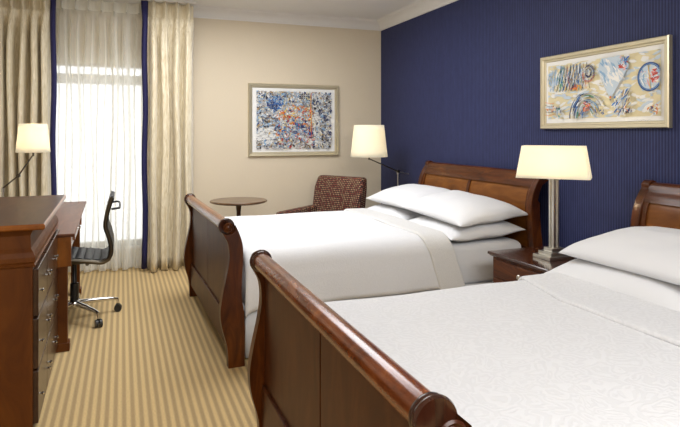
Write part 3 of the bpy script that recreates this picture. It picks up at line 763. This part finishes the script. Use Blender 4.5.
for i in range(3000):
    x, y = random.random(), random.random(); c = random.choice(['grey', 'grey', 'pale', 'white', 'cream', 'tan', 'navy', 'sky', 'grey', 'sky'])
    q = random.random()
    if x > .74 and q < .45: c = random.choice(['navy', 'grey', 'navy', 'black', 'white'])
    if x < .14 and q < .35: c = random.choice(['navy', 'grey', 'black'])
    if math.hypot((x-.52)/.28, (y-.60)/.16) < 1 and q < .62: c = random.choice(['orange', 'yellow', 'orange', 'red', 'white', 'cream'])
    if math.hypot((x-.50)/.28, (y-.33)/.20) < 1 and q < .50: c = random.choice(['blue', 'blue', 'navy', 'red', 'white', 'orange'])
    if math.hypot((x-.52)/.25, (y-.12)/.14) < 1 and q < .4: c = random.choice(['red', 'tan', 'pink', 'black', 'white'])
    if math.hypot((x-.12)/.12, (y-.22)/.16) < 1 and q < .7: c = 'white'
    if math.hypot((x-.80)/.05, (y-.35)/.35) < 1 and q < .5: c = 'white'
    if math.hypot((x-.24)/.11, (y-.80)/.13) < 1 and q < .88: c = random.choice(['blue', 'blue', 'blue', 'navy', 'sky'])
    A.dab(U(x), V_(y), random.uniform(.007, .026), random.uniform(.004, .010), random.uniform(0, 3.14), c)
for i in range(420):
    x, y = random.random(), random.random(); a = random.uniform(0, 6.28); l = random.uniform(.01, .03)
    A.dab(U(x), V_(y), l, .0014, a, random.choice(['black', 'navy', 'white', 'black', 'tan']))
for k in range(14): A.dab(U(.56+.03*(k % 5)), V_(.95-.035*(k//5)), .009, .006, .3, 'black')
A.stroke([(U(.715), V_(.98)), (U(.705), V_(.7)), (U(.72), V_(.4)), (U(.71), V_(.2))], .004, 'red')
A.stroke([(U(.70), V_(.95)), (U(.715), V_(.6)), (U(.70), V_(.3))], .003, 'yellow')
picture('framed_picture', (1.877, YB-.001, 1.555), 0, w1, h1, .048, .04, A, 'nearly square framed abstract with dense blue and orange dabs on beige wall')
# wide picture on the navy wall: u runs from far (left) to near (right)
random.seed(5)
w2, h2 = 1.085, .54; aw, ah = .955, .395
def U(x): return (min(x*1.075, 1.02)-.5)*aw
A = Art(aw, ah, 'cream')
for i in range(500):
    A.dab(U(random.random()), V_(random.random()), random.uniform(.02, .06), random.uniform(.006, .014), random.uniform(-.5, .5), random.choice(['cream', 'white', 'cream', 'pale', 'cream']) if random.random() < .8 else 'white')
def patch(cx, cy, rx, ry, n, cols, l=(.01, .03), t=(.002, .006), ang=None):
    for i in range(n):
        a = random.uniform(0, 6.28); q = math.sqrt(random.random())
        A.dab(U(cx+rx*q*math.cos(a)), V_(cy+ry*q*math.sin(a)), random.uniform(*l), random.uniform(*t), random.uniform(0, 3.14) if ang is None else ang+random.uniform(-.35, .35), random.choice(cols))
for x, c1 in ((.04, 'sky'), (.07, 'pale'), (.13, 'green'), (.16, 'blue'), (.19, 'yellow'), (.23, 'navy'), (.26, 'yellow'), (.30, 'blue')):
    patch(x, .72, .03, .20, 26, [c1, c1, 'white', 'pale', 'sky'], (.015, .04), (.002, .005), 1.25)
for k in range(9):
    x = .09+k*.03; A.stroke([(U(x), V_(.50)), (U(x+.03), V_(.72)), (U(x+.045), V_(.96))], .0022, random.choice(['black', 'navy', 'black', 'green']))
    A.stroke([(U(x+.045), V_(.94)), (U(x+.055), V_(.72)), (U(x+.07), V_(.52))], .0018, random.choice(['black', 'blue', 'red']))
patch(.28, .55, .05, .05, 16, ['red', 'orange', 'red', 'yellow'], (.008, .02))
patch(.39, .77, .06, .15, 60, ['white', 'pale', 'cream', 'grey'])
for k in range(12):
    r0 = random.uniform(.25, 1); a0 = random.uniform(0, 6)
    A.stroke([(U(.39+.055*r0*math.cos(a0+q*.8)), V_(.77+.15*r0*math.sin(a0+q*.8))) for q in range(5)], .0016, random.choice(['black', 'navy', 'red', 'black']))
A.quad([(U(.47), V_(.80)), (U(.575), V_(.30)), (U(.72), V_(.82)), (U(.66), V_(.99)), (U(.50), V_(.99))], 'pale')
patch(.58, .75, .10, .20, 90, ['pale', 'sky', 'white', 'pale', 'white'], (.015, .04), (.004, .008), -1.0)
patch(.68, .86, .04, .12, 30, ['pink', 'red', 'sky', 'blue', 'pink'], (.01, .025))
A.stroke([(U(.47), V_(.80)), (U(.525), V_(.52)), (U(.575), V_(.28))], .0015, 'grey'); A.stroke([(U(.72), V_(.78)), (U(.65), V_(.5)), (U(.58), V_(.28))], .0015, 'grey')
A.dab(U(.575), V_(.33), .010, .009, 1.5, 'orange'); A.dab(U(.575), V_(.29), .006, .005, 0, 'black')
cx, cy = .865, .60
A.quad([(U(cx)+.086*math.cos(6.283*i/20), V_(cy)+.086*math.sin(6.283*i/20)) for i in range(20)], 'pale')
patch(cx, cy, .065, .17, 50, ['pale', 'white', 'sky', 'pink', 'cream'])
patch(cx+.03, cy, .03, .11, 24, ['red', 'pink', 'red'], (.008, .02))
for q in (0, .004, .010): A.stroke([(U(cx)+(.086-q)*math.cos(.5*i+q*90), V_(cy)+(.086-q)*math.sin(.5*i+q*90)) for i in range(14)], .0022, 'blue' if q else 'navy')
A.stroke([(U(cx+.005), V_(cy-.19)), (U(cx), V_(cy)), (U(cx-.01), V_(cy+.18))], .0025, 'yellow')
for k in range(60):       # arched mound bottom centre
    a = random.uniform(0, 3.14); q = random.uniform(.25, 1); c = random.choice(['sky', 'navy', 'white', 'blue', 'grey', 'green', 'tan', 'pale'])
    rx, ry = .16*q, .44*q
    A.stroke([(U(.39+rx*math.cos(a+t*.22)), V_(.02+ry*math.sin(a+t*.22))) for t in range(4)], random.uniform(.002, .005), c)
patch(.39, .20, .03, .09, 22, ['red', 'orange', 'red', 'pink'], (.008, .02))
for k in range(16):
    a = random.uniform(0, 2.8); q = random.uniform(.4, 1)
    A.stroke([(U(.39+.16*q*math.cos(a+t*.15)), V_(.02+.44*q*math.sin(a+t*.15))) for t in range(3)], .0015, 'black')
patch(.68, .22, .07, .20, 60, ['sky', 'pale', 'navy', 'white', 'blue', 'tan'], (.01, .03), (.003, .007), .9)
patch(.70, .10, .06, .07, 14, ['black', 'navy', 'orange'], (.006, .016), (.002, .004))
patch(.93, .10, .07, .09, 34, ['red', 'orange', 'navy', 'sky', 'white'], (.008, .02))
patch(.05, .22, .05, .12, 18, ['white', 'pale', 'orange', 'cream'], (.01, .02)); 
for k in range(5): A.stroke([(U(.0), V_(.08+k*.06)), (U(.05), V_(.07+k*.055)), (U(.09), V_(.09+k*.05))], .0016, 'black' if k % 2 else 'orange')
patch(.13, .12, .025, .12, 20, ['sky', 'green', 'navy', 'pale'], (.008, .02), ang=1.4)
patch(.52, .10, .02, .05, 6, ['blue', 'navy'], (.006, .012)); patch(.97, .4, .03, .08, 12, ['sky', 'pale', 'white'])
p = picture('framed_picture', (XR-.001, 2.947, 1.703), R(-90), w2, h2, .044, .03, A, 'wide framed abstract with circles and arches on navy wall')
sg = MB()
for k in range(7): sg.tube([(.30+k*.016, -.0105, -.222+.004*math.sin(k*2.3)), (.312+k*.016, -.0105, -.222+.005*math.sin(k*2.3+1.9))], .0006, n=5)
sg.build('signature', PM[PI_['grey']], p)

# ------------------------------------------------------------------ lights
def area(loc, size, power, rot=(0, 0, 0), col=(1, .95, .88), sy=None):
    l = bpy.data.lights.new('area', 'AREA'); l.energy = power; l.size = size; l.color = col
    if sy: l.shape = 'RECTANGLE'; l.size_y = sy
    o = bpy.data.objects.new('fill_light', l); COL.objects.link(o); o.location = loc; o.rotation_euler = rot; return o
area((.9, -.6, 2.72), 2.4, 118, (R(12), 0, 0), (.98, .985, 1), 1.6)  # broad fill added behind the camera to lift the beds; no fixture modelled
area((.9, 4.5, 2.74), 1.6, 54, (0, 0, 0), (.98, .985, 1), 1.6)  # second added fill, brightens the back wall and curtains; not a room lamp
def bulb(loc, p, r=.03):
    l = bpy.data.lights.new('bulb', 'POINT'); l.energy = p; l.color = (1, .84, .6); l.shadow_soft_size = r
    o = bpy.data.objects.new('bulb_light', l); COL.objects.link(o); o.location = loc
bulb((LX, LY, 1.225), 4.5); bulb((2.475, 5.60, 1.33), 4.5); bulb((-.685, 5.30, 1.37), 2)
W = bpy.data.worlds.new('world'); scn.world = W; W.use_nodes = True
bg = W.node_tree.nodes['Background']; bg.inputs[0].default_value = (.97, .99, 1, 1); bg.inputs[1].default_value = 1.15

# ------------------------------------------------------------------ camera
cam = bpy.data.cameras.new('camera'); co = bpy.data.objects.new('camera', cam); COL.objects.link(co)
cam.sensor_width = 36; cam.lens = 570/680*36; cam.shift_y = -80/680
co.location = (0, 0, 1.4); co.rotation_euler = (R(90), 0, -math.atan(218/570)); cam.clip_start = .05
scn.camera = co
vs = scn.view_settings; vs.view_transform = 'Standard'; vs.look = 'None'; vs.exposure = .53; vs.gamma = 1
